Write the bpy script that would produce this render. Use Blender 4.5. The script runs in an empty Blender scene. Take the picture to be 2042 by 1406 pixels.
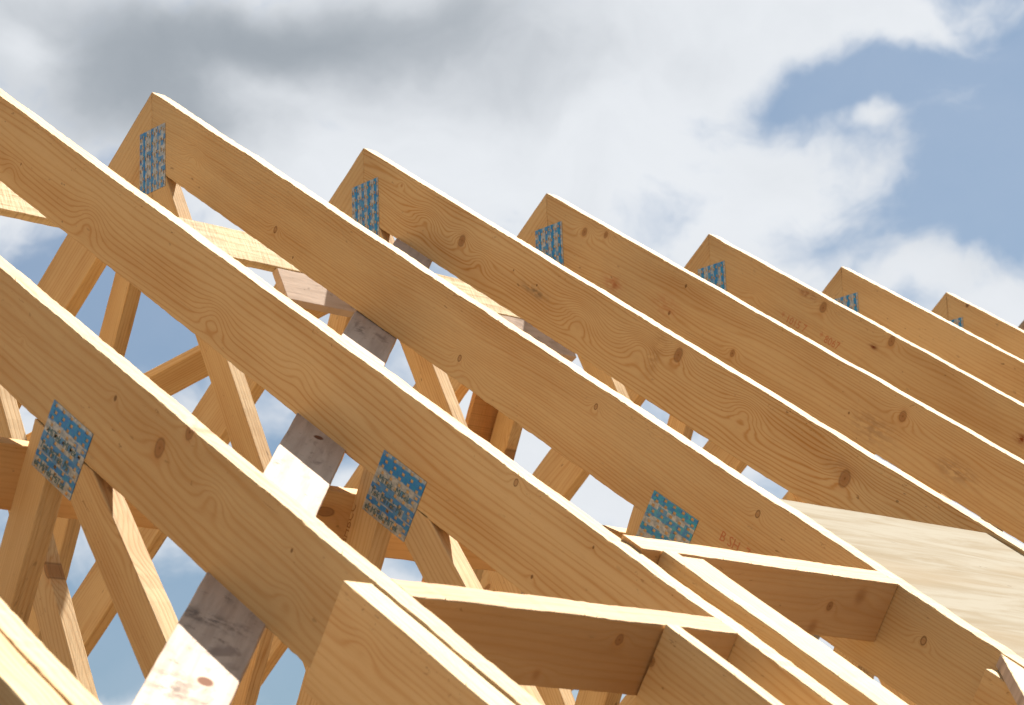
import bpy, bmesh, math, random
from mathutils import Vector, Matrix, noise

S = bpy.context.scene
COL = S.collection
# ------------------------------------------------------------------ camera
RX = Vector((0.6633, 0.7475, -0.0359)); RU = Vector((0.2196, -0.1486, 0.9642)); RF = Vector((-0.7154, 0.6474, 0.2627))
RF.normalize(); RX = (RX - RX.dot(RF)*RF).normalized(); RU = RX.cross(RF)
CAM = Vector((4.828, -1.4639, -2.2321))
cd = bpy.data.cameras.new("camera"); cam = bpy.data.objects.new("camera", cd); COL.objects.link(cam)
cam.matrix_world = Matrix(((RX.x, RU.x, -RF.x, CAM.x), (RX.y, RU.y, -RF.y, CAM.y), (RX.z, RU.z, -RF.z, CAM.z), (0, 0, 0, 1)))
cd.sensor_width = 36.0; cd.lens = 36.0*5248.55/2042.0; cd.clip_start = 0.05; cd.clip_end = 3000
cd.dof.use_dof = True; cd.dof.focus_distance = 5.1; cd.dof.aperture_fstop = 14.0
S.camera = cam
S.render.resolution_x = 1024; S.render.resolution_y = 705
# ------------------------------------------------------------------ light
S.view_settings.view_transform = 'Standard'; S.view_settings.look = 'None'
S.view_settings.exposure = 1.78; S.view_settings.gamma = 1.0
EXPO = 2**1.78
SUN = Vector((-0.31, 1.0, 1.405)).normalized()          # towards the sun
sd = bpy.data.lights.new("sun", 'SUN'); sd.energy = 4.8; sd.angle = math.radians(0.5); sd.color = (1.0, 0.965, 0.91)
so = bpy.data.objects.new("sun", sd); COL.objects.link(so)
so.rotation_euler = SUN.to_track_quat('Z', 'Y').to_euler(); so.location = (3, 10, 12)

# ------------------------------------------------------------------ node helper
class NT:
    def __init__(s, tree):
        s.t = tree; s.n = tree.nodes; s.l = tree.links; s.n.clear()
    def new(s, k, **kw):
        n = s.n.new(k)
        for a, b in kw.items(): setattr(n, a, b)
        return n
    def put(s, sock, v):
        if isinstance(v, bpy.types.NodeSocket): s.l.new(v, sock)
        elif v is not None: sock.default_value = v
    def m(s, op, a, b=None, c=None, clamp=False):
        n = s.new('ShaderNodeMath', operation=op, use_clamp=clamp)
        s.put(n.inputs[0], a)
        if b is not None: s.put(n.inputs[1], b)
        if c is not None: s.put(n.inputs[2], c)
        return n.outputs[0]
    def comb(s, x, y, z):
        n = s.new('ShaderNodeCombineXYZ'); s.put(n.inputs[0], x); s.put(n.inputs[1], y); s.put(n.inputs[2], z); return n.outputs[0]
    def noise(s, v, scale=1, detail=3, rough=.5, dist=0):
        n = s.new('ShaderNodeTexNoise'); s.put(n.inputs['Vector'], v); n.inputs['Scale'].default_value = scale
        n.inputs['Detail'].default_value = detail; n.inputs['Roughness'].default_value = rough; n.inputs['Distortion'].default_value = dist
        return n.outputs['Fac']
    def mix(s, f, a, b, blend='MIX'):
        n = s.new('ShaderNodeMix', data_type='RGBA', blend_type=blend)
        s.put(n.inputs[0], f); s.put(n.inputs[6], a if not isinstance(a, tuple) else (*a[:3], 1)); s.put(n.inputs[7], b if not isinstance(b, tuple) else (*b[:3], 1))
        return n.outputs[2]
    def ss(s, v, a, b):      # smoothstep a..b -> 0..1
        n = s.new('ShaderNodeMapRange', interpolation_type='SMOOTHSTEP')
        s.put(n.inputs[0], v); n.inputs[1].default_value = a; n.inputs[2].default_value = b
        return n.outputs[0]
    def gauss(s, x, y, cx, cy, rx, ry):
        a = s.m('DIVIDE', s.m('SUBTRACT', x, cx), rx); b = s.m('DIVIDE', s.m('SUBTRACT', y, cy), ry)
        q = s.m('ADD', s.m('MULTIPLY', a, a), s.m('MULTIPLY', b, b))
        return s.m('EXPONENT', s.m('MULTIPLY', q, -1.0))

# ------------------------------------------------------------------ world: clear sky with broken cloud
w = bpy.data.worlds.new("World"); S.world = w; w.use_nodes = True
t = NT(w.node_tree)
sky = t.new('ShaderNodeTexSky', sky_type='NISHITA'); sky.sun_disc = False
sky.sun_elevation = math.asin(SUN.z); sky.sun_rotation = math.atan2(SUN.x, SUN.y)
sky.air_density = 1.0; sky.dust_density = 1.6; sky.ozone_density = 1.0
tc = t.new('ShaderNodeTexCoord'); sep = t.new('ShaderNodeSeparateXYZ'); t.l.new(tc.outputs['Generated'], sep.inputs[0])
dx, dy, dz = sep.outputs
AZ0 = math.radians(-47.86)
az = t.m('SUBTRACT', t.m('ARCTAN2', dx, dy), AZ0); az = t.m('MULTIPLY', az, 57.2958)      # degrees, + = right
el = t.m('MULTIPLY', t.m('ARCSINE', dz), 57.2958)
def ae(px, py):
    d = RF + RX*((px-1021)/5248.55) - RU*((py-703)/5248.55)
    d.normalize(); return (math.degrees(math.atan2(d.x, d.y)-AZ0), math.degrees(math.asin(d.z)))
# direction -> warped cloud noise
wv = t.noise(tc.outputs['Generated'], 9, 4, .55)
wn = t.new('ShaderNodeTexNoise'); t.l.new(tc.outputs['Generated'], wn.inputs['Vector']); wn.inputs['Scale'].default_value = 10; wn.inputs['Detail'].default_value = 6
vm = t.new('ShaderNodeVectorMath', operation='SCALE'); vs = t.new('ShaderNodeVectorMath', operation='SUBTRACT'); t.l.new(wn.outputs['Color'], vs.inputs[0]); vs.inputs[1].default_value = (.5, .5, .5)
t.l.new(vs.outputs[0], vm.inputs[0]); vm.inputs['Scale'].default_value = .10
va = t.new('ShaderNodeVectorMath', operation='ADD'); t.l.new(tc.outputs['Generated'], va.inputs[0]); t.l.new(vm.outputs[0], va.inputs[1])
sc = t.new('ShaderNodeVectorMath', operation='MULTIPLY'); t.l.new(va.outputs[0], sc.inputs[0]); sc.inputs[1].default_value = (1, 1, 1.7)
n1 = t.noise(sc.outputs[0], 11, 6, .52); n2 = t.noise(sc.outputs[0], 24, 7, .6); n3 = t.noise(sc.outputs[0], 4.2, 3, .5)
sw = t.new('ShaderNodeSeparateXYZ'); t.l.new(vs.outputs[0], sw.inputs[0])
azw = t.m('ADD', az, t.m('MULTIPLY', sw.outputs[0], 5.0)); elw = t.m('ADD', el, t.m('MULTIPLY', sw.outputs[2], 4.0))
# cover: clouds thick (+) or open sky (-)
COVER = [(1960,230,300,250,-1.25),(1960,480,200,110,-.95),(1640,170,150,70,-.75),(690,240,90,35,-.5),(770,255,60,25,-.3),(1080,420,140,40,-.42),(1600,330,60,50,-.3),(1620,480,120,45,-.35),(240,1290,340,130,-1.35),(230,640,300,130,-.85),(540,830,160,90,-.45),
         (1830,560,110,45,.55),(1960,500,90,70,.45),(2010,640,120,60,.9),(1770,225,70,26,.75),(1870,60,120,60,1.2),(1600,30,200,60,.6),(1300,60,420,110,.7),(1100,330,520,150,.6),(1560,420,160,120,.4),
         (350,140,620,220,.7),(240,1425,70,26,1.3),(570,1415,80,34,1.3),(1100,950,260,140,.35),(660,960,110,60,.3),(1640,330,140,90,.3),(1980,210,110,80,.55),(800,1130,60,40,-.5),(1600,970,200,50,-.15)]
DARK = [(230,190,330,130,.7),(600,40,600,95,.62),(520,110,640,150,.25),(420,270,160,60,.22),(30,120,70,60,-.4),(560,150,130,50,-.28),(1080,180,170,60,.22),(1150,110,200,40,.12),(1500,320,120,60,.08)]
cover = t.m('ADD', t.m('MULTIPLY', t.m('SUBTRACT', n1, .5), 1.9), t.m('MULTIPLY', t.m('SUBTRACT', n2, .5), 1.5))
cover = t.m('ADD', cover, .28)
def field(base, L):
    for px, py, rx, ry, a in L:
        A, E_ = ae(px, py); k = 180/math.pi/5248.55
        base = t.m('MULTIPLY_ADD', t.gauss(azw, elw, A, E_, rx*k, ry*k), a, base)
    return base
cover = field(cover, COVER)
cm = t.ss(cover, -.30, .60)
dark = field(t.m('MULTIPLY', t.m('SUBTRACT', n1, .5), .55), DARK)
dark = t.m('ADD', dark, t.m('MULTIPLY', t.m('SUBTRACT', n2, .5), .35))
# unseen grey cloud bank outside the view, added to cut the ambient light
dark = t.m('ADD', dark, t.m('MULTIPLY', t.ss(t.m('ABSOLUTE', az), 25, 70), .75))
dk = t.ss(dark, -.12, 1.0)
k = 1.0/EXPO
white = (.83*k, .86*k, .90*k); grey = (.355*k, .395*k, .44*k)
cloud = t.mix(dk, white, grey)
veil = t.ss(t.m('ADD', n3, t.m('MULTIPLY', n2, .3)), .3, .85)
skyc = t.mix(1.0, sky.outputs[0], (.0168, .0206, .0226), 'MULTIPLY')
sky2 = t.mix(t.m('MULTIPLY', veil, .24), skyc, (.62*k, .68*k, .80*k))
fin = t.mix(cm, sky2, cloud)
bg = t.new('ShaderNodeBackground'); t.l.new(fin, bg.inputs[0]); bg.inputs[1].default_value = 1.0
# the clear part is the sky texture at background strength near 0.065; clouds replace it where they stand
wo = t.new('ShaderNodeOutputWorld'); t.l.new(bg.outputs[0], wo.inputs[0])

# ------------------------------------------------------------------ materials
def newmat(name):
    m = bpy.data.materials.new(name); m.use_nodes = True; return m, NT(m.node_tree)
def finish(t, col, rough=.62, bump=None, dist=.0006, metal=0, spec=.3):
    b = t.new('ShaderNodeBsdfPrincipled'); t.put(b.inputs['Base Color'], col if not isinstance(col, tuple) else (*col, 1))
    t.put(b.inputs['Roughness'], rough); t.put(b.inputs['Metallic'], metal); b.inputs['Specular IOR Level'].default_value = spec
    if bump is not None:
        bn = t.new('ShaderNodeBump'); bn.inputs['Strength'].default_value = 1.0; bn.inputs['Distance'].default_value = dist
        t.l.new(bump, bn.inputs['Height']); t.l.new(bn.outputs[0], b.inputs['Normal'])
    o = t.new('ShaderNodeOutputMaterial'); t.l.new(b.outputs[0], o.inputs[0])
def wood(name, lam=.008, amp=2.2, nx=1.6, ny=7.0, contrast=.6, knots=(), early=(.575,.408,.212), late=(.455,.250,.090), seed=0., sharp=3.0, smudge=(), small=True, dens=.5):
    """softwood: growth rings run along local x; knots = (x, y, r, kind, amp)"""
    m, t = newmat(name)
    tc = t.new('ShaderNodeTexCoord'); sp = t.new('ShaderNodeSeparateXYZ'); t.l.new(tc.outputs['Object'], sp.inputs[0])
    x, y, z = sp.outputs
    oi = t.new('ShaderNodeObjectInfo'); rnd = oi.outputs['Random']
    xs = t.m('MULTIPLY_ADD', rnd, 23.7, t.m('ADD', x, seed)) if not knots else t.m('ADD', x, seed)
    big = t.noise(t.comb(t.m('MULTIPLY', xs, nx), t.m('MULTIPLY', y, ny), t.m('MULTIPLY', z, ny)), 1, 2.0, .45, .25)
    fine = t.noise(t.comb(t.m('MULTIPLY', xs, 9), t.m('MULTIPLY', y, 60), t.m('MULTIPLY', z, 60)), 1, 3, .5)
    f = t.m('ADD', t.m('DIVIDE', t.m('ADD', y, t.m('MULTIPLY', z, .8)), lam), t.m('MULTIPLY', big, amp*4))
    f = t.m('ADD', f, t.m('MULTIPLY', fine, .28))
    gap = t.noise(t.comb(t.m('MULTIPLY', xs, .7), t.m('MULTIPLY', y, .33/lam), t.m('MULTIPLY', z, .33/lam)), 1, 1.5, .5)
    f = t.m('MULTIPLY_ADD', gap, 2.6, f)
    core = None; ringd = None; halo = None
    def mx(a, b): return b if a is None else t.m('MAXIMUM', a, b)
    for kx, ky, r, kind, a in knots:
        f = t.m('MULTIPLY_ADD', t.gauss(x, y, kx, ky, r*(3.0 if kind != 'eye' else 1.5), r*(1.9 if kind != 'eye' else 1.0)), a, f)
        if kind == 'eye': continue
        qa = t.m('DIVIDE', t.m('SUBTRACT', x, kx), r*.8); qb = t.m('DIVIDE', t.m('SUBTRACT', y, ky), r)
        q = t.m('SQRT', t.m('ADD', t.m('MULTIPLY', qa, qa), t.m('MULTIPLY', qb, qb)))
        q = t.m('ADD', q, t.m('MULTIPLY', t.m('SUBTRACT', fine, .5), .55))
        if kind == 'ring':
            ringd = mx(ringd, t.m('SUBTRACT', 1.0, t.ss(t.m('ABSOLUTE', t.m('SUBTRACT', q, 1.0)), .0, .33)))
            core = mx(core, t.m('MULTIPLY', t.ss(q, 1.1, .7), .55))
        elif kind == 'knot':
            core = mx(core, t.m('MULTIPLY', t.ss(q, 1.15, .55), .8)); halo = mx(halo, t.ss(q, 2.6, .6))
            ringd = mx(ringd, t.m('MULTIPLY', t.m('SUBTRACT', 1.0, t.ss(t.m('ABSOLUTE', t.m('SUBTRACT', q, 1.0)), .0, .35)), .6))
            ringd = mx(ringd, t.m('MULTIPLY', t.ss(q, .3, .05), .7))
        elif kind == 'dark':
            ringd = mx(ringd, t.ss(q, 1.15, .6))
        elif kind == 'red':
            halo = mx(halo, t.ss(q, 2.0, .2)); core = mx(core, t.m('MULTIPLY', t.ss(q, 1.3, .2), .5))
    if not knots and small:      # knots of boards seen less closely: one per cell of a stretched cell texture
        vo = t.new('ShaderNodeTexVoronoi', voronoi_dimensions='2D'); vo.inputs['Scale'].default_value = 1.0; vo.inputs['Randomness'].default_value = .8
        t.l.new(t.comb(t.m('MULTIPLY', xs, 3.2), t.m('MULTIPLY', t.m('ADD', y, t.m('MULTIPLY', rnd, 3.1)), 7.5), 0), vo.inputs['Vector'])
        d = vo.outputs['Distance']; vs_ = t.new('ShaderNodeSeparateXYZ'); t.l.new(vo.outputs['Color'], vs_.inputs[0])
        on = t.m('GREATER_THAN', vs_.outputs[0], 1-dens)
        f = t.m('ADD', f, t.m('MULTIPLY', t.m('MULTIPLY', t.m('EXPONENT', t.m('MULTIPLY', t.m('MULTIPLY', d, d), -30.0)), 3.5), on))
        core = t.m('MULTIPLY', t.m('MULTIPLY', t.ss(d, .062, .035), on), .8); halo = t.m('MULTIPLY', t.ss(d, .16, .05), on)
        ringd = t.m('MULTIPLY', t.m('MULTIPLY', t.m('SUBTRACT', 1.0, t.ss(t.m('ABSOLUTE', t.m('SUBTRACT', d, .055)), 0, .016)), on), .7)
    sn = t.m('MULTIPLY_ADD', t.m('SINE', t.m('MULTIPLY', f, 6.28318)), .5, .5)
    line = t.m('POWER', sn, sharp)
    tone = t.noise(t.comb(t.m('MULTIPLY', xs, 2.3), t.m('MULTIPLY', y, 14), t.m('MULTIPLY', z, 14)), 1, 3, .5)
    fib = t.noise(t.comb(t.m('MULTIPLY', xs, 28), t.m('MULTIPLY', y, 700), t.m('MULTIPLY', z, 700)), 1, 2, .6)
    mask = t.m('MULTIPLY', t.m('MULTIPLY', line, contrast), t.m('MULTIPLY', t.m('MULTIPLY_ADD', tone, 1.2, .25), t.m('MULTIPLY_ADD', gap, 1.6, .3)), clamp=True)
    c = t.mix(mask, early, late)
    c = t.mix(t.ss(tone, .35, .8), c, t.mix(1.0, c, (.86, .77, .68), 'MULTIPLY'))
    c = t.mix(t.m('MULTIPLY', t.ss(fib, .45, .8), .35), c, t.mix(1.0, c, (.78, .70, .62), 'MULTIPLY'))
    ob = t.m('MULTIPLY_ADD', rnd, .16, .92)
    c = t.mix(1.0, c, t.comb(ob, ob, ob), 'MULTIPLY')
    # stray fine dirt marks along the board
    sp2 = t.noise(t.comb(t.m('MULTIPLY', xs, 40), t.m('MULTIPLY', y, 90), t.m('MULTIPLY', z, 90)), 1, 2, .5)
    sg = t.noise(t.comb(t.m('MULTIPLY', xs, 3.0), t.m('MULTIPLY', y, 9), z), 1, 4, .6)
    c = t.mix(t.m('MULTIPLY', t.m('MULTIPLY', t.ss(sp2, .66, .74), t.ss(sg, .5, .62)), .55), c, (.10, .06, .03))
    ed_ = t.ss(t.m('ABSOLUTE', t.m('SUBTRACT', y, .012)), .018, .004)
    nk = t.noise(t.comb(t.m('MULTIPLY', xs, 62), t.m('MULTIPLY', y, 150), t.m('MULTIPLY', z, 90)), 1, 3, .65, 1.2)
    nk2 = t.noise(t.comb(t.m('MULTIPLY', xs, 2.6), 3.3, 0), 1, 2, .5)
    c = t.mix(t.m('MULTIPLY', t.m('MULTIPLY', t.m('MULTIPLY', t.ss(nk, .63, .69), ed_), t.ss(nk2, .42, .58)), .6), c, (.17, .085, .035))
    ck = t.noise(t.comb(t.m('MULTIPLY', xs, 5.5), t.m('MULTIPLY', y, 330), t.m('MULTIPLY', z, 330)), 1, 1, .5)
    ck2 = t.noise(t.comb(t.m('MULTIPLY', xs, 2.2), t.m('MULTIPLY', y, 12), t.m('MULTIPLY', z, 12)), 1, 1, .5)
    c = t.mix(t.m('MULTIPLY', t.m('MULTIPLY', t.ss(ck, .76, .80), t.ss(ck2, .55, .62)), .65), c, (.16, .075, .03))
    if halo is not None: c = t.mix(t.m('MULTIPLY', halo, .35), c, (.45, .21, .07))
    if core is not None: c = t.mix(core, c, (.29, .145, .06))
    if ringd is not None: c = t.mix(t.m('MULTIPLY', ringd, .75), c, (.10, .042, .018))
    for (kx, ky, rx, ry, colr, a) in smudge:
        g = t.gauss(x, y, kx, ky, rx, ry)
        g = t.m('MULTIPLY', g, t.ss(t.noise(t.comb(t.m('MULTIPLY', x, 35), t.m('MULTIPLY', y, 90), 0), 1, 3, .6), .35, .6))
        c = t.mix(t.m('MULTIPLY', g, a), c, colr)
    # the narrow edges are left rough from the saw
    side = t.m('MULTIPLY', t.m('GREATER_THAN', z, .0021), t.m('LESS_THAN', z, .0357))
    sb = t.noise(t.comb(t.m('MULTIPLY_ADD', z, 900, t.m('MULTIPLY', xs, 260)), t.m('MULTIPLY', z, 40), 0), 1, 3, .7)
    sb2 = t.noise(t.comb(t.m('MULTIPLY', xs, 7), t.m('MULTIPLY', z, 120), 0), 1, 4, .65)
    sb3 = t.noise(t.comb(t.m('MULTIPLY', xs, 2.1), 7.7, 0), 1, 2, .5)
    em = t.m('ADD', t.m('MULTIPLY', t.ss(sb, .46, .72), t.m('MULTIPLY', t.ss(sb3, .4, .6), .55)), t.m('MULTIPLY', t.ss(sb2, .52, .68), .45), clamp=True)
    c = t.mix(t.m('MULTIPLY', em, side), c, t.mix(1.0, c, (.47, .41, .34), 'MULTIPLY'))
    h = t.m('ADD', t.m('MULTIPLY', fib, .5), t.m('MULTIPLY', line, -.35))
    finish(t, c, .72, h, .0004, spec=.075)
    return m
def sawn(name, a=(.74,.60,.38), b=(.40,.27,.12), scale=1.):
    """rough sawn batten with saw marks across it"""
    m, t = newmat(name)
    tc = t.new('ShaderNodeTexCoord'); sp = t.new('ShaderNodeSeparateXYZ'); t.l.new(tc.outputs['Object'], sp.inputs[0]); x, y, z = sp.outputs
    wob = t.noise(t.comb(t.m('MULTIPLY', x, 14), t.m('MULTIPLY', y, 30), z), 1, 3, .6)
    bands = t.noise(t.comb(t.m('MULTIPLY', x, 160*scale), t.m('MULTIPLY_ADD', y, 18, t.m('MULTIPLY', x, -20)), z), 1, 3, .65)
    longs = t.noise(t.comb(t.m('MULTIPLY', x, 5), t.m('MULTIPLY', y, 75), t.m('MULTIPLY', z, 40)), 1, 4, .6)
    mk = t.m('ADD', t.m('MULTIPLY', t.ss(bands, .42, .7), .55), t.m('MULTIPLY', t.ss(longs, .45, .68), .6), clamp=True)
    c = t.mix(t.m('MULTIPLY', mk, t.m('MULTIPLY_ADD', wob, 1.2, .2), clamp=True), a, b)
    finish(t, c, .75, t.m('ADD', bands, longs), .0010, spec=.09)
    return m
def weathered(name, knots=((.6, .05, .014),), stain=()):
    m, t = newmat(name)
    tc = t.new('ShaderNodeTexCoord'); sp = t.new('ShaderNodeSeparateXYZ'); t.l.new(tc.outputs['Object'], sp.inputs[0]); x, y, z = sp.outputs
    g = t.noise(t.comb(t.m('MULTIPLY', x, 5), t.m('MULTIPLY', y, 55), z), 1, 4, .6, .3)
    b = t.noise(t.comb(t.m('MULTIPLY', x, 11), t.m('MULTIPLY', y, 22), z), 1, 4, .6, .5)
    c = t.mix(t.ss(g, .35, .7), (.54, .425, .335), (.43, .33, .255))
    c = t.mix(t.m('MULTIPLY', t.ss(b, .55, .72), .6), c, (.19, .14, .115))
    s2 = t.noise(t.comb(t.m('MULTIPLY', x, 30), t.m('MULTIPLY', y, 30), z), 1, 4, .7)
    c = t.mix(t.m('MULTIPLY', t.ss(s2, .60, .70), .5), c, (.10, .075, .06))
    for kx, ky, rx, ry in stain:
        q = t.gauss(x, y, kx, ky, rx, ry); c = t.mix(t.m('MULTIPLY', t.m('MULTIPLY', q, t.ss(s2, .42, .6)), .8), c, (.09, .07, .06))
    for kx, ky, r in knots:
        q = t.gauss(x, y, kx, ky, r*1.4, r)
        c = t.mix(t.ss(q, .25, .6), c, (.16, .075, .045))
    finish(t, c, .85, t.m('ADD', g, b), .0008, spec=.04)
    return m
def plywood(name):
    m, t = newmat(name)
    tc = t.new('ShaderNodeTexCoord'); sp = t.new('ShaderNodeSeparateXYZ'); t.l.new(tc.outputs['Object'], sp.inputs[0]); x, y, z = sp.outputs
    # face veneer grain runs across the rafters
    a = t.noise(t.comb(t.m('MULTIPLY', x, 26), t.m('MULTIPLY', y, 3.2), z), 1, 5, .62, .6)
    b = t.noise(t.comb(t.m('MULTIPLY', x, 6), t.m('MULTIPLY', y, 1.6), z), 1, 3, .5, .8)
    f = t.noise(t.comb(t.m('MULTIPLY', x, 300), t.m('MULTIPLY', y, 14), z), 1, 2, .5)
    c = t.mix(t.ss(a, .38, .68), (.25, .22, .165), (.20, .158, .10))
    c = t.mix(t.m('MULTIPLY', t.ss(b, .45, .7), .5), c, (.225, .168, .10))
    c = t.mix(t.m('MULTIPLY', t.ss(f, .55, .75), .3), c, (.20, .14, .075))
    s2 = t.noise(t.comb(t.m('MULTIPLY', x, 60), t.m('MULTIPLY', y, 18), z), 1, 3, .6)
    c = t.mix(t.m('MULTIPLY', t.ss(s2, .70, .76), .7), c, (.12, .09, .06))
    finish(t, c, .9, a, .0005, spec=.04)
    return m
def steel(name, bands, teal=.3, patch=.5):
    """galvanised plate with stripes of blue marking ink; bands = (y, half width, strength)"""
    m, t = newmat(name)
    tc = t.new('ShaderNodeTexCoord'); sp = t.new('ShaderNodeSeparateXYZ'); t.l.new(tc.outputs['Object'], sp.inputs[0]); x, y, z = sp.outputs
    oi = t.new('ShaderNodeObjectInfo'); off = t.m('MULTIPLY', oi.outputs['Random'], 9.0)
    v = t.comb(t.m('ADD', t.m('MULTIPLY', x, 34), off), t.m('MULTIPLY', y, 44), 0)
    n = t.noise(v, 1, 4, .6); n2 = t.noise(v, 3.1, 3, .6)
    ink = None
    for by, hw, a in bands:
        g = t.m('MULTIPLY', t.ss(t.m('ABSOLUTE', t.m('SUBTRACT', t.m('MULTIPLY_ADD', n2, .004, y), by+.002)), hw, hw*.7), a)
        ink = g if ink is None else t.m('MAXIMUM', ink, g)
    ink = t.m('MULTIPLY', ink, t.ss(n, .24, .36))
    wn_ = t.new('ShaderNodeTexWhiteNoise', noise_dimensions='2D')
    t.l.new(t.comb(t.m('ADD', t.m('FLOOR', t.m('DIVIDE', x, .0128)), t.m('FLOOR', t.m('MULTIPLY', off, 3))), t.m('FLOOR', t.m('DIVIDE', y, .0096)), 0), wn_.inputs['Vector'])
    ink = t.m('MAXIMUM', ink, t.m('MULTIPLY', t.m('MULTIPLY', t.m('GREATER_THAN', wn_.outputs['Value'], 1-patch*.55), .85), t.ss(n2, .25, .5)))
    zinc = t.mix(t.ss(n2, .3, .7), (.24, .28, .30), (.50, .51, .49))
    blue = t.mix(t.m('MULTIPLY', t.ss(n2, .35, .65), teal), (.012, .17, .50), (.014, .33, .44))
    c = t.mix(ink, zinc, blue)
    finish(t, c, .42, n2, .0003, metal=t.m('MULTIPLY', t.m('SUBTRACT', 1.0, ink), .2), spec=.5)
    return m
def plain(name, c, r=.6, metal=0):
    m, t = newmat(name); n = t.noise(None, 40, 3, .6)
    finish(t, t.mix(n, tuple(v*.8 for v in c), tuple(v*1.2 for v in c)), r, metal=metal); return m

# ------------------------------------------------------------------ object helpers
def tag(o, label=None, cat=None, group=None, kind=None):
    if label: o['label'] = label
    if cat: o['category'] = cat
    if group: o['group'] = group
    if kind: o['kind'] = kind
    return o
def empty(name, loc):
    o = bpy.data.objects.new(name, None); COL.objects.link(o); o.location = loc; o.empty_display_size = .1; return o
def place(o, M, parent=None):
    if parent is not None:
        o.parent = parent; o.matrix_basis = Matrix.Translation(parent.location).inverted() @ M
    else: o.matrix_world = M
def frame(O, e1, e2):
    e1 = Vector(e1).normalized(); e2 = Vector(e2); e2 = (e2 - e2.dot(e1)*e1).normalized(); e3 = e1.cross(e2)
    return Matrix(((e1.x, e2.x, e3.x, O[0]), (e1.y, e2.y, e3.y, O[1]), (e1.z, e2.z, e3.z, O[2]), (0, 0, 0, 1)))
def slivers(bm, rng, pts, zf, n, size=1.0):
    """torn fibres standing off an arris"""
    for _ in range(n):
        a, b = rng.choice(pts); k = rng.random()
        p = Vector((a[0]+(b[0]-a[0])*k, a[1]+(b[1]-a[1])*k, zf))
        d = Vector((rng.uniform(-1, 1), rng.uniform(-.55, .25), rng.uniform(-.5, .15))).normalized()
        L = rng.uniform(.003, .010)*size; r = rng.uniform(.0003, .0007)*size
        q = d.orthogonal().normalized(); s_ = d.cross(q)
        vs = [bm.verts.new(p+q*r), bm.verts.new(p-q*r*.5+s_*r), bm.verts.new(p-q*r*.5-s_*r), bm.verts.new(p+d*L)]
        for f in ((0, 1, 3), (1, 2, 3), (2, 0, 3), (0, 2, 1)): bm.faces.new([vs[i] for i in f])
def board(name, M, outline, z0, z1, mat, parent=None, rough=.0006, step=.025, bevel=.0014, seed=0, fuzz=0, fuzz_edges=None, side=None):
    pts = []; n = len(outline)
    area = sum(outline[i][0]*outline[(i+1) % n][1]-outline[(i+1) % n][0]*outline[i][1] for i in range(n))
    ol = list(outline) if area > 0 else list(outline)[::-1]
    for i in range(n):
        a = Vector(ol[i]); b = Vector(ol[(i+1) % n]); L = (b-a).length; k = max(1, int(L/step))
        nr = Vector(((b-a).y, -(b-a).x))/max(L, 1e-9)
        for j in range(k):
            p = a+(b-a)*(j/k)
            if j > 0:
                q = Vector((p.x*9+seed*3.1, p.y*9, seed*1.7)); q2 = q*7
                p = p + nr*(noise.noise(q)*rough*1.4 + noise.noise(q2)*rough)
            pts.append(p)
    N = len(pts); ins = []
    for i in range(N):
        a = pts[i-1]; b = pts[i]; c = pts[(i+1) % N]
        d1 = (b-a).normalized(); d2 = (c-b).normalized()
        n1 = Vector((-d1.y, d1.x)); n2 = Vector((-d2.y, d2.x)); nn = (n1+n2)
        nn = nn/max(nn.length_squared/2, .6)
        wv_ = bevel*(1+.7*noise.noise(Vector((b.x*60, b.y*60, seed+5))))
        ins.append(b+nn*wv_)
    bm = bmesh.new()
    def ring(P, z): return [bm.verts.new((p.x, p.y, z)) for p in P]
    bz = min(bevel, (z1-z0)/3)
    A = ring(ins, z0); B = ring(pts, z0+bz); C = ring(pts, z1-bz); D = ring(ins, z1)
    for P, Q in ((A, B), (B, C), (C, D)):
        for i in range(N): bm.faces.new((P[i], P[(i+1) % N], Q[(i+1) % N], Q[i]))
    bm.faces.new(A[::-1]); bm.faces.new(D)
    bmesh.ops.recalc_face_normals(bm, faces=bm.faces)
    if fuzz and fuzz_edges: slivers(bm, random.Random(seed+77), fuzz_edges, z0, fuzz)
    me = bpy.data.meshes.new(name); bm.to_mesh(me); bm.free(); me.materials.append(mat)
    if side:
        me.materials.append(side)
        for p in me.polygons:
            if abs(p.normal.z) < .5: p.material_index = 1
    o = bpy.data.objects.new(name, me); COL.objects.link(o); place(o, M, parent); return o

# ------------------------------------------------------------------ the roof frame
P0 = 0.6147; TT = math.tan(P0); D_ = 0.1501; THK = 0.0378; ROW = "roof trusses standing in a row"
cS, sS = math.cos(P0), math.sin(P0); DV = D_/cS
YN = {-1: -.092, 0: .5599, 1: 1.184, 2: 1.8, 3: 2.4301, 4: 3.0468, 5: 3.6534, 6: 4.2075, 7: 4.7149, 8: 5.10}
DX = {-1: 0, 0: -.004, 1: -.0017, 2: .0007, 3: .001, 4: .0013, 5: .0081, 6: .0092, 7: -.0123, 8: 0}
DZ = {-1: 0, 0: -.0057, 1: -.0024, 2: .002, 3: -.0037, 4: -.0005, 5: -.0019, 6: .0009, 7: .0143, 8: .002}
DP = {-1: 0, 0: -.001, 1: .0012, 2: .0007, 3: -.0017, 4: -.0068, 5: -.0044, 6: -.0057, 7: -.0016, 8: 0}
DL = {2: .0014, 3: .0034, 4: -.0026, 5: .002, 6: -.0035}
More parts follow.
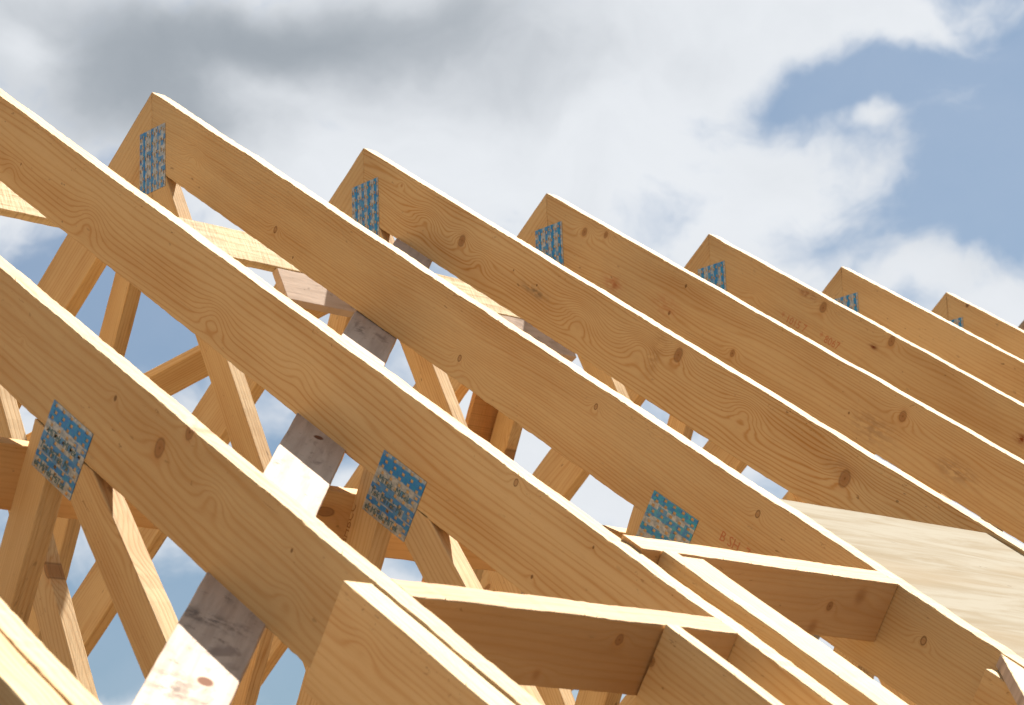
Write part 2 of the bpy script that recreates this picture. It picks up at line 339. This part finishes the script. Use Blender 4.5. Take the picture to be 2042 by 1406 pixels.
LAB = {-1: "blurred nearest roof truss, cut off by the bottom left corner",
       0: "roof truss at lower left with the leftmost square nail plate and an oval knot",
       1: "roof truss leaving the top left edge, bearing the middle square nail plate",
       2: "roof truss with the leftmost and tallest peak and a fully visible pale peak plate",
       3: "roof truss with the second peak from the left and strongly swirling grain",
       4: "roof truss with the third peak from the left and two knots side by side",
       5: "roof truss with the fourth peak from the left and a resin pocket beside its knot",
       6: "roof truss with the second peak from the right, free of knots",
       7: "farthest golden truss at right with a black knot under its top edge",
       8: "grey end truss just showing at the right edge behind the last peak"}
# growth rings and knots of each right-hand rafter: (along, depth, radius, kind, ring push)
KN = {-1: dict(lam=.010, amp=1.5, knots=[(3.4, .06, .01, 'knot', 2)]),
      0: dict(lam=.012, amp=1.8, nx=.8, ny=4, contrast=.40, knots=[(2.311,.054,.0135,'knot',1.8),(2.165,.040,.0055,'dark',1.2),(2.366,.006,.010,'knot',1.6),(2.669,.041,.0035,'dark',.8),(1.875,.067,.006,'eye',1.2),(2.47,.06,.022,'eye',2.2),(2.70,.10,.02,'eye',1.6)]),
      1: dict(lam=.012, amp=2.0, nx=.7, ny=4, contrast=.58, sharp=5, knots=[(.611,.092,.0035,'dark',.6),(.93,.100,.034,'eye',3.4),(1.435,.102,.030,'eye',3.2),(2.339,.013,.0055,'ring',1.5),(2.548,.023,.003,'dark',.5),(2.449,.120,.004,'dark',.6),(.58,.115,.02,'eye',1.8),(1.73,.09,.028,'eye',1.5)]),
      2: dict(lam=.0062, amp=2.6, nx=1.0, ny=4, contrast=.52, sharp=3, knots=[(.654,.106,.0068,'ring',2.6),(.749,.135,.0035,'dark',1.0),(1.383,.108,.0062,'ring',3.4),(1.794,.035,.0055,'ring',3.0),(2.265,.033,.0060,'ring',2.4),(2.695,.055,.0072,'ring',3.0),(.26,.075,.02,'eye',3.2),(1.42,.13,.03,'eye',2.2)]),
      3: dict(lam=.0085, amp=2.9, nx=1.5, ny=6, contrast=.78, sharp=3.2, knots=[(.491,.068,.0125,'knot',4.5),(.704,.062,.003,'dark',.4),(.798,.063,.0032,'dark',.4),(.975,.075,.040,'eye',6.0),(1.305,.028,.0135,'knot',5),(1.866,.065,.016,'knot',3.6),(1.19,.06,.036,'eye',5.5),(.34,.07,.034,'eye',4.5),(.58,.09,.024,'eye',3.0),(1.55,.06,.03,'eye',4.0),(.20,.030,.0045,'red',1.5)],
              smudge=[(.80,.078,.045,.010,(.16,.12,.08),.75),(1.24,.055,.02,.05,(.30,.15,.05),.5),(1.85,.05,.05,.02,(.30,.19,.1),.4)]),
      4: dict(lam=.009, amp=2.2, nx=1.3, ny=6, contrast=.55, knots=[(.197,.039,.010,'knot',3.6),(.278,.018,.008,'knot',2.4),(.378,.120,.011,'red',.5),(.854,.117,.008,'knot',2.6),(1.422,.042,.012,'knot',3.4),(.62,.03,.0055,'dark',.8),(1.27,.098,.0035,'dark',.8),(.60,.11,.006,'dark',.6)],
              smudge=[(.37,.12,.035,.02,(.40,.12,.05),.6),(.58,.10,.05,.025,(.43,.17,.07),.45),(1.35,.10,.07,.03,(.25,.15,.08),.5),(1.62,.09,.06,.02,(.2,.12,.07),.5)]),
      5: dict(lam=.009, amp=1.5, contrast=.40, knots=[(.507,.026,.013,'knot',2.6),(.772,.016,.012,'knot',2.6),(.25,.09,.02,'eye',1.5)],
              smudge=[(.437,.015,.026,.008,(.20,.035,.012),1.),(.722,.052,.014,.006,(.14,.03,.012),1.),(1.277,.073,.02,.013,(.20,.045,.012),1.)]),
      6: dict(lam=.010, amp=1.4, contrast=.36, knots=[(.318,.124,.028,'eye',2.6),(.9,.05,.006,'knot',1.5)]),
      7: dict(lam=.010, amp=1.4, contrast=.35, knots=[(.098,.006,.0085,'dark',1.0),(.5,.08,.006,'knot',1.5)]),
      8: dict(lam=.010, amp=1.0, contrast=.3, early=(.30,.28,.26), late=(.2,.18,.16), knots=[(.5,.08,.006,'knot',1.5)])}
BND_ = wood('streaked_web', lam=.008, amp=1.2, contrast=.5, early=(.50,.27,.11), knots=[(.36,.03,.010,'dark',1),(.42,.05,.008,'dark',1)])
WEB = wood('spruce_web', early=(.62,.445,.24), lam=.009, amp=2.0, nx=1.2, ny=6, contrast=.5, dens=.3)
WEB2 = wood('spruce_web_dense', lam=.006, amp=1.4, nx=1.0, ny=5, contrast=.45, dens=.35, early=(.60,.425,.22))
LEFT = wood('spruce_left_chord', lam=.011, amp=2.0, nx=1.0, ny=5, contrast=.45, dens=.25)
OLD = wood('grey_chord', lam=.01, amp=1., contrast=.3, early=(.30,.28,.26), late=(.2,.18,.16))
PLATE_A = steel('nail_plate_steel', [(.016,.0125,1.0),(.060,.005,.9),(.083,.005,.95)], .35, .38)
PLATE_B = steel('nail_plate_steel_teal', [(.008,.009,1.0),(.034,.008,.9),(.066,.0075,.95),(.095,.008,1.)], .9, .45)
PLATE_C = steel('nail_plate_steel_pale', [(.018,.005,1.),(.050,.0045,.95),(.074,.0035,.8)], .3, .45)
PLATE_D = steel('nail_plate_steel_striped', [(.017,.006,1.),(.043,.006,.9),(.066,.007,1.),(.092,.006,1.)], .5, .4)
LETTER = plain('stamped_letters', (.10, .19, .22), .5, .3)
TOOTH = plain('tooth_steel', (.05, .045, .04), .5, .3)
REDINK = plain('red_ink', (.44, .17, .075), .8)
BROWNINK = plain('brown_ink', (.34, .16, .06), .8)

def plate_mesh(W, H, cols, rows):
    """thin pressed steel plate, slots left by its teeth; local x along the slots, y across, z=0 is the timber face, -z is towards the viewer"""
    bm = bmesh.new(); T = .0013
    def quad(a, b, c, d): bm.faces.new([bm.verts.new(p) for p in (a, b, c, d)])
    def rect(x0, y0, x1, y1): quad((x0, y0, -T), (x0, y1, -T), (x1, y1, -T), (x1, y0, -T))
    px = W/cols; py = H/rows; sl = .0102; sh = .0054; y = 0.
    mt = []
    for r in range(rows):
        ya = (r+.5)*py-sh/2; yb = ya+sh
        rect(0, y, W, ya); y = yb; x = 0.
        for c in range(cols):
            xc = (c+.5)*px+(.0026 if r % 2 else -.0026); xa, xb = xc-sl/2, xc+sl/2
            rect(x, ya, xa, yb); x = xb
            for (p, q) in (((xa, ya), (xb, ya)), ((xb, ya), (xb, yb)), ((xb, yb), (xa, yb)), ((xa, yb), (xa, ya))):
                quad((p[0], p[1], -T), (q[0], q[1], -T), (q[0], q[1], -.0001), (p[0], p[1], -.0001))
            mt.append((xa, ya, xb, yb))
        rect(x, ya, W, yb)
    rect(0, y, W, H)
    for (p, q) in (((0, 0), (W, 0)), ((W, 0), (W, H)), ((W, H), (0, H)), ((0, H), (0, 0))):
        quad((p[0], p[1], -T), (q[0], q[1], -T), (q[0], q[1], 0), (p[0], p[1], 0))
    nf = len(bm.faces)
    rg = random.Random(int(W*1000))
    for xa, ya, xb, yb in mt:      # folded tooth roots at one end of every slot
        k = rg.uniform(.0014, .0026)
        quad((xa, ya+.0003, -T*1.15), (xa, yb-.0003, -T*1.15), (xa+k, yb-.0006, -.0002), (xa+k, ya+.0006, -.0002))
        quad((xb, ya+.0003, -T*1.1), (xb, yb-.0003, -T*1.1), (xb-k*.6, yb-.0006, -.0002), (xb-k*.6, ya+.0006, -.0002))
    me = bpy.data.meshes.new("nail_plate"); bm.to_mesh(me); bm.free()
    for i, p in enumerate(me.polygons):
        if i >= nf: p.material_index = 1
    return me
def text_mesh(s, size, thick=.00025):
    cu = bpy.data.curves.new("t", 'FONT'); cu.body = s; cu.size = size; cu.extrude = thick; cu.resolution_u = 2
    o = bpy.data.objects.new("t", cu); COL.objects.link(o); bpy.context.view_layer.update()
    me = bpy.data.meshes.new_from_object(o.evaluated_get(bpy.context.evaluated_depsgraph_get()))
    bpy.data.objects.remove(o); bpy.data.curves.remove(cu); return me
PM_MID = plate_mesh(.128, .106, 5, 11); PM_APEX = plate_mesh(.154, .103, 6, 11)
def lettering(rows, W):
    bm = bmesh.new()
    for s, size, x, y in rows:
        me = text_mesh(s, size); me.transform(Matrix.Translation((x, y, -.0017)) @ Matrix.Rotation(math.pi, 4, 'X')); bm.from_mesh(me); bpy.data.meshes.remove(me)
    me = bpy.data.meshes.new("lettering"); bm.to_mesh(me); bm.free(); me.materials.append(LETTER); return me
LT_MID = lettering([("MiTek  MiTek", .0165, .012, .0490), ("Tek MiTek Mi", .0165, .004, .0740), ("ek MiTek MiTek", .0150, .004, .1010)], .128)
def plate(truss, M, me, mat, letters=None):
    m2 = me.copy() if me.users and me.materials else me
    m2.materials.clear(); m2.materials.append(mat); m2.materials.append(TOOTH)
    o = bpy.data.objects.new("nail_plate", m2); COL.objects.link(o); place(o, M, truss)
    if letters:
        l = bpy.data.objects.new("lettering", letters); COL.objects.link(l); l.parent = o
    return o

def member(truss, name, uz, e, mat, seed, **kw):
    """a timber of the truss: outline in truss (u,z), grain direction e"""
    O = Vector((uz[0][0], truss.location.y, uz[0][1])); O.x += truss.location.x; O.z += truss.location.z
    a = Vector((e[0], 0, e[1])).normalized(); b = Vector((a.z, 0, -a.x))
    out = []
    for u, z in uz:
        d = Vector((u-uz[0][0], 0, z-uz[0][1])); out.append((d.dot(a), d.dot(b)))
    return board(name, frame(O, a, b), out, 0, THK, mat, truss, seed=seed, **kw)

trusses = {}
for n in range(-1, 9):
    T = empty("roof_truss", (DX[n], YN[n], DZ[n])); tag(T, LAB[n], "roof truss", ROW); trusses[n] = T
    p = P0+DP[n]; c_, s_ = math.cos(p), math.sin(p)
    right = wood('rafter_face', seed=n*3.3, **KN[n])
    webm = OLD if n == 8 else (WEB if n % 2 else WEB2)
    lm = OLD if n == 8 else LEFT
    # right top chord, local x down the slope, local y into the depth
    L = 4.5
    dtop = D_/c_
    o = board("top_chord", frame(T.location, (c_, 0, -s_), (-s_, 0, -c_)), [(0, 0), (L, 0), (L-.1, D_), (dtop*s_, D_)], 0, THK, right, T,
              rough=.0013, step=.012, seed=n*7+1, fuzz=60, fuzz_edges=[((.02, 0), (3.2, 0))])
    pl = P0-DL.get(n, 0)*math.cos(P0)**2; cl, sl_ = math.cos(pl), math.sin(pl)
    dl_ = D_/cl
    board("top_chord", frame(T.location, (-cl, 0, -sl_), (-sl_, 0, cl)), [(.0006, 0), (L, 0), (L-.1, -D_), (dl_*sl_, -D_)], 0, THK, lm, T, rough=.0009, step=.03, seed=n*7+2)
    # webs
    member(T, "web", [(.0006, -DV), (.0545, -DV-.0385), (1.097, -2.40), (1.018, -2.40), (.0006, -.2765)], (.432, -.902), webm, n*9+1)
    zL = lambda k, u0, z0, du, dz: (u0+du*k, z0+dz*k)
    member(T, "web", [(-.0006, -DV), (-.0006, -.262), (-.0875+(-.442/.897)*(2.40-.433), -2.40), (-.153+(-.442/.897)*(2.40-.401), -2.40), (-.066, -DV-.0466)], (-.442, -.897), webm, n*9+2)
    for sg in (1, -1):
        member(T, "web", [(sg*1.530, -1.2642), (sg*1.604, -1.3165), (sg*1.577, -1.333), (sg*1.013, -2.40), (sg*.931, -2.40)], (sg*-.467, -.884), webm, n*9+3+sg)
        member(T, "web", [(sg*1.6055, -1.3176), (sg*1.6882, -1.3755), (sg*2.381, -2.40), (sg*2.298, -2.40), (sg*1.5785, -1.334)], (sg*.56, -.828), webm, n*9+6+sg)
    member(T, "bottom_chord", [(-3.38, -2.402), (3.38, -2.402), (3.38, -2.50), (-3.38, -2.50)], (1, 0), webm, n*9+8)
    # nail plates on the near face
    off = -.0002
    M = frame((T.location.x-.047, T.location.y+off, T.location.z-.247), (0, 0, 1), (1, 0, 0))      # e3 = z x x = +y
    pa = plate(T, M, PM_APEX, PLATE_C if n in (2,) else PLATE_D)
    q0 = (1.586, -1.2475)
    M = frame((T.location.x+q0[0], T.location.y+off, T.location.z+q0[1]), (c_, 0, -s_), (-s_, 0, -c_))
    plate(T, M, PM_MID, PLATE_B if n == 2 else PLATE_A, None if n == 2 else LT_MID)
    M = frame((T.location.x-q0[0]-.105, T.location.y+off, T.location.z+q0[1]-.074), (cS, 0, sS), (sS, 0, -cS))
    plate(T, M, PM_MID, PLATE_A, None)

# ink stamps on the timbers
def stamp(truss, s, u, z, size, ang, mat, name="ink_stamp"):
    me = text_mesh(s, size, .00005); me.materials.append(mat)
    o = bpy.data.objects.new(name, me); COL.objects.link(o)
    a = Vector((math.cos(ang), 0, -math.sin(ang))); up = Vector((math.sin(ang), 0, math.cos(ang)))
    place(o, frame((truss.location.x+u, truss.location.y-.0004, truss.location.z+z), a, up), truss)
stamp(trusses[2], "B SH  7", 1.735, -1.362, .026, P0, REDINK)
stamp(trusses[5], "* 1015 7", .245, -.305, .030, P0, REDINK)
stamp(trusses[5], "* 8067", .375, -.392, .030, P0, REDINK)
stamp(trusses[1], "RBHBCC", 1.470, -1.400, .022, -math.radians(62), BROWNINK)

# ------------------------------------------------------------------ loose timbers on the right-hand slope
def SF(y=0., h=0., s=0.):         # frame on the roof slope: x down slope, y world +y
    return frame((s*cS+h*sS, y, -s*sS+h*cS), (cS, 0, -sS), (0, 1, 0))
def slope_timber(name, s0, s1, y0, y1, h, depth, mat, seed, label, cat, group=None, dx=0, fuzz=18, cut=0.):
    M = frame((s0*cS+h*sS+dx, y0, -s0*sS+h*cS), (cS, 0, -sS), (-sS, 0, -cS))
    L = s1-s0
    o = board(name, M, [(0, 0), (L, 0), (L, depth), (cut, depth)], 0, y1-y0, mat, rough=.0008, step=.02, seed=seed, fuzz=fuzz, fuzz_edges=[((0, 0), (min(L, 1.2), 0))])
    return tag(o, label, cat, group)
R1 = wood('infill_a', lam=.012, amp=1.2, nx=.8, ny=5, contrast=.4, knots=[(.315,.105,.006,'dark',1.0),(.08,.05,.02,'eye',1.4)], seed=3)
R2 = wood('infill_b', lam=.010, amp=1.4, nx=.8, ny=5, contrast=.4, knots=[(.003,.055,.0065,'knot',.8),(.5,.08,.01,'knot',2)], seed=9)
R3 = wood('infill_c', lam=.007, amp=1.2, contrast=.4, dens=.2)
B1 = wood('trimmer_a', lam=.014, amp=.9, nx=1.2, ny=5, contrast=.32, early=(.52,.33,.165), knots=[(.17,.085,.0075,'red',1.0),(.37,.028,.0075,'knot',1.5),(.25,.09,.009,'red',1)], seed=5)
B2 = wood('trimmer_b', lam=.012, amp=1.2, nx=1.5, ny=6, contrast=.42, early=(.52,.33,.165), knots=[(.44,.052,.0070,'knot',2),(.50,.03,.016,'red',1.0),(.42,.09,.013,'red',.8)], seed=6)
INF = "infill rafters beside the trusses"
slope_timber("infill_rafter", 2.845, 4.4, .5118, .5585, -.0068, .150, R1, 301, "rafter nailed on as second ply at bottom centre, starting with a square cut end", "rafter", INF)
slope_timber("infill_rafter", 2.880, 4.4, 1.036, 1.063, -.001, .150, R2, 302, "thin rafter running down to the right from the front of the lower cross block", "rafter", INF)
slope_timber("infill_rafter", 2.607, 4.4, 1.2605, 1.2912, .003, .150, R3, 303, "left ply of the doubled rafter starting under the upper cross block", "rafter", INF)
slope_timber("infill_rafter", 2.607, 4.4, 1.2937, 1.350, -.002, .150, R3, 304, "wider right ply of the doubled rafter starting under the upper cross block", "rafter", INF)
slope_timber("infill_rafter", 2.0, 4.4, -.1445, -.0935, -.001, .150, R3, 305, "blurred near ply of the doubled rafter in the bottom left corner", "rafter", INF)
slope_timber("infill_rafter", 2.855, 4.4, 1.760, 1.7985, -.024, .120, R1, 306, "short rafter end under the grey board at the bottom right corner", "rafter", INF)
def cross_block(s0, s1, y0, y1, h, depth, mat, seed, label):
    # local x along the ridge direction, local y down through the roof; the face looks down the slope
    M = frame((s1*cS+h*sS, y0, -s1*sS+h*cS), (0, 1, 0), (-sS, 0, -cS))
    # e3 = y x (-n) points down the slope or up it: keep the face at local z = 0 towards the eaves
    e3 = Vector((M[0][2], M[1][2], M[2][2])); up = e3.dot(Vector((cS, 0, -sS))) < 0
    z0, z1 = (0, s1-s0) if up else (-(s1-s0), 0)
    o = board("cross_block", M, [(0, 0), (y1-y0, 0), (y1-y0, depth), (0, depth)], z0, z1, mat, rough=.0011, step=.012, seed=seed, fuzz=14, fuzz_edges=[((0, 0), (y1-y0, 0))])
    return tag(o, label, "cross block", "cross blocks between the trusses")
cross_block(2.826, 2.877, .5985, 1.1835, -.004, .107, B1, 311, "lower cross block with a pale sunlit top, between two rafters at bottom centre")
cross_block(2.555, 2.605, 1.2225, 1.7995, .001, .104, B2, 312, "upper cross block with a knot, ending just left of the plywood sheet")

# plywood between the third and fourth rafter
PLY = plywood('plywood_face')
o = board("plywood_sheet", SF(1.8425, -.006, 2.243), [(0, 0), (2.2, 0), (2.2, .581), (0, .581)], -.015, 0, PLY, rough=.0008, step=.02, seed=320)
tag(o, "pale sunlit plywood sheet laid between two rafters at the right edge", "plywood sheet")
# weathered valley board
WG = weathered('weathered_valley', knots=())
SAW = sawn('rough_sawn')
o = board("valley_board", SF(1.7975, -.001, 2.843), [(0, 0), (1.5, 0), (1.5, -.535), (.707, -.535)], -.022, 0, SAW, rough=.0007, step=.02, seed=321, side=WG)
tag(o, "rough board with a grey cut edge ending in a point at the bottom right corner", "board")
# grey strip face of the valley board
# diagonal brace under the right-hand rafters
def yline(y): return 2.938-1.2067*(y-.208)
a = Vector((yline(-.35), -.35)); b = Vector((yline(2.47), 2.47)); d = (b-a).normalized(); nn = Vector((-d.y, d.x))
if nn.x < 0: nn = -nn
WBR = weathered('weathered_brace', knots=((1.03, .064, .011), (2.296, .052, .009)), stain=((1.245, .034, .025, .06), (3.21, .03, .03, .012), (.98, .03, .05, .03)))
O = Vector((a.x*cS+(-.1506)*sS, a.y, -a.x*sS+(-.1506)*cS)); e1 = Vector((d.x*cS, d.y, -d.x*sS)); e2 = Vector((nn.x*cS, nn.y, -nn.x*sS))
Mb = frame(O, e1, e2); zup = Vector((Mb[0][2], Mb[1][2], Mb[2][2])).dot(Vector((sS, 0, cS))) > 0
LB_ = (b-a).length; WB = .1015
o = board("diagonal_brace", Mb, [(0, 0), (LB_, 0), (LB_-.06, WB), (-.1, WB)], -.022 if zup else 0, 0 if zup else .022, WBR, rough=.0007, step=.02, seed=330)
tag(o, "greyish weathered board running diagonally under the rafters, striped by their shadows", "brace", "diagonal braces")
# diagonal brace under the left-hand rafters
def y2(y): return .695-1.18*(y-2.106)
a = Vector((y2(1.45), 1.45)); b = Vector((y2(2.62), 2.62)); d = (b-a).normalized(); nn = Vector((-d.y, d.x))
if nn.x < 0: nn = -nn
O = Vector((-a.x*cS+.1506*sS, a.y, -a.x*sS-.1506*cS)); e1 = Vector((-d.x*cS, d.y, -d.x*sS)); e2 = Vector((-nn.x*cS, nn.y, -nn.x*sS))
Mb = frame(O, e1, e2); zup = Vector((Mb[0][2], Mb[1][2], Mb[2][2])).dot(Vector((-sS, 0, cS))) > 0
o = board("diagonal_brace", Mb, [(0, 0), ((b-a).length, 0), ((b-a).length, .0995), (0, .0995)], -.022 if zup else 0, 0 if zup else .022, WEB, rough=.0006, seed=331)
tag(o, "orange-brown board seen from below, rising to the right behind a web at left", "brace", "diagonal braces")
# upright plank beside a web of the third-peak truss
a0 = Vector((-.442, 0, -.897)); sd_ = Vector((.897, 0, -.442)); top = Vector((-.196, 2.966, -.44))
o = board("web_packer", frame(top, a0, (0, 1, 0)), [(0, 0), (1.1, 0), (1.1, .118), (0, .118)], -.0001, .016, BND_, rough=.0008, seed=335)
tag(o, "short dark-streaked board standing beside a web in the gap under the second peak's rafter", "board")
# longitudinal boards: two near the ridge on the webs, one low
def runner(name, u, z, du, dz, off, y0, y1, width, thick, mat, seed, label, group):
    """board along the ridge, lying on a web side; (u,z) its top arris on the web face, (du,dz) direction down the web"""
    g = Vector((du, 0, dz)).normalized(); M = frame((u, y0, z), (0, 1, 0), g)
    e3 = Vector((M[0][2], M[1][2], M[2][2])); out = Vector((off[0], 0, off[1]))
    z0, z1 = (0, thick) if e3.dot(out) > 0 else (-thick, 0)
    o = board(name, M, [(0, 0), (y1-y0, 0), (y1-y0, width), (0, width)], z0, z1, mat, rough=.0012, step=.015, seed=seed)
    return tag(o, label, "board", group)
RG = "boards nailed along the row of trusses"
runner("ridge_binder", .1175, -.3545, .432, -.902, (.902, .432), -.3, 3.6, .0945, .0215, SAW, 341, "rough sunlit board running level just below the peaks, behind the two left rafters", RG)
SAW2 = weathered('weathered_short', knots=())
runner("ridge_binder", .1594, -.4420, .432, -.902, (.902, .432), 2.024, 2.925, .0945, .0215, SAW2, 342, "short pinkish board under the level board near the peaks, half in shadow", RG)
BND = wood('binder', lam=.009, amp=1.2, contrast=.35, early=(.56,.34,.15), dens=.2)
runner("web_binder", 1.5075, -1.309, -.467, -.884, (-.884, .467), -.5, 5.2, .102, .038, BND, 343, "shaded brown board running level behind the webs under the square nail plates", RG)

# ground far below (out of the picture, but it throws its light up under the roof)
gm, t = newmat('dry_earth'); n = t.noise(None, .6, 6, .6); finish(t, t.mix(n, (.11, .075, .045), (.08, .055, .035)), .95)
bm = bmesh.new(); bmesh.ops.create_grid(bm, x_segments=4, y_segments=4, size=900)
me = bpy.data.meshes.new("ground"); bm.to_mesh(me); bm.free(); me.materials.append(gm)
g = bpy.data.objects.new("ground", me); COL.objects.link(g); g.location = (0, 0, -5.4); tag(g, kind='structure')
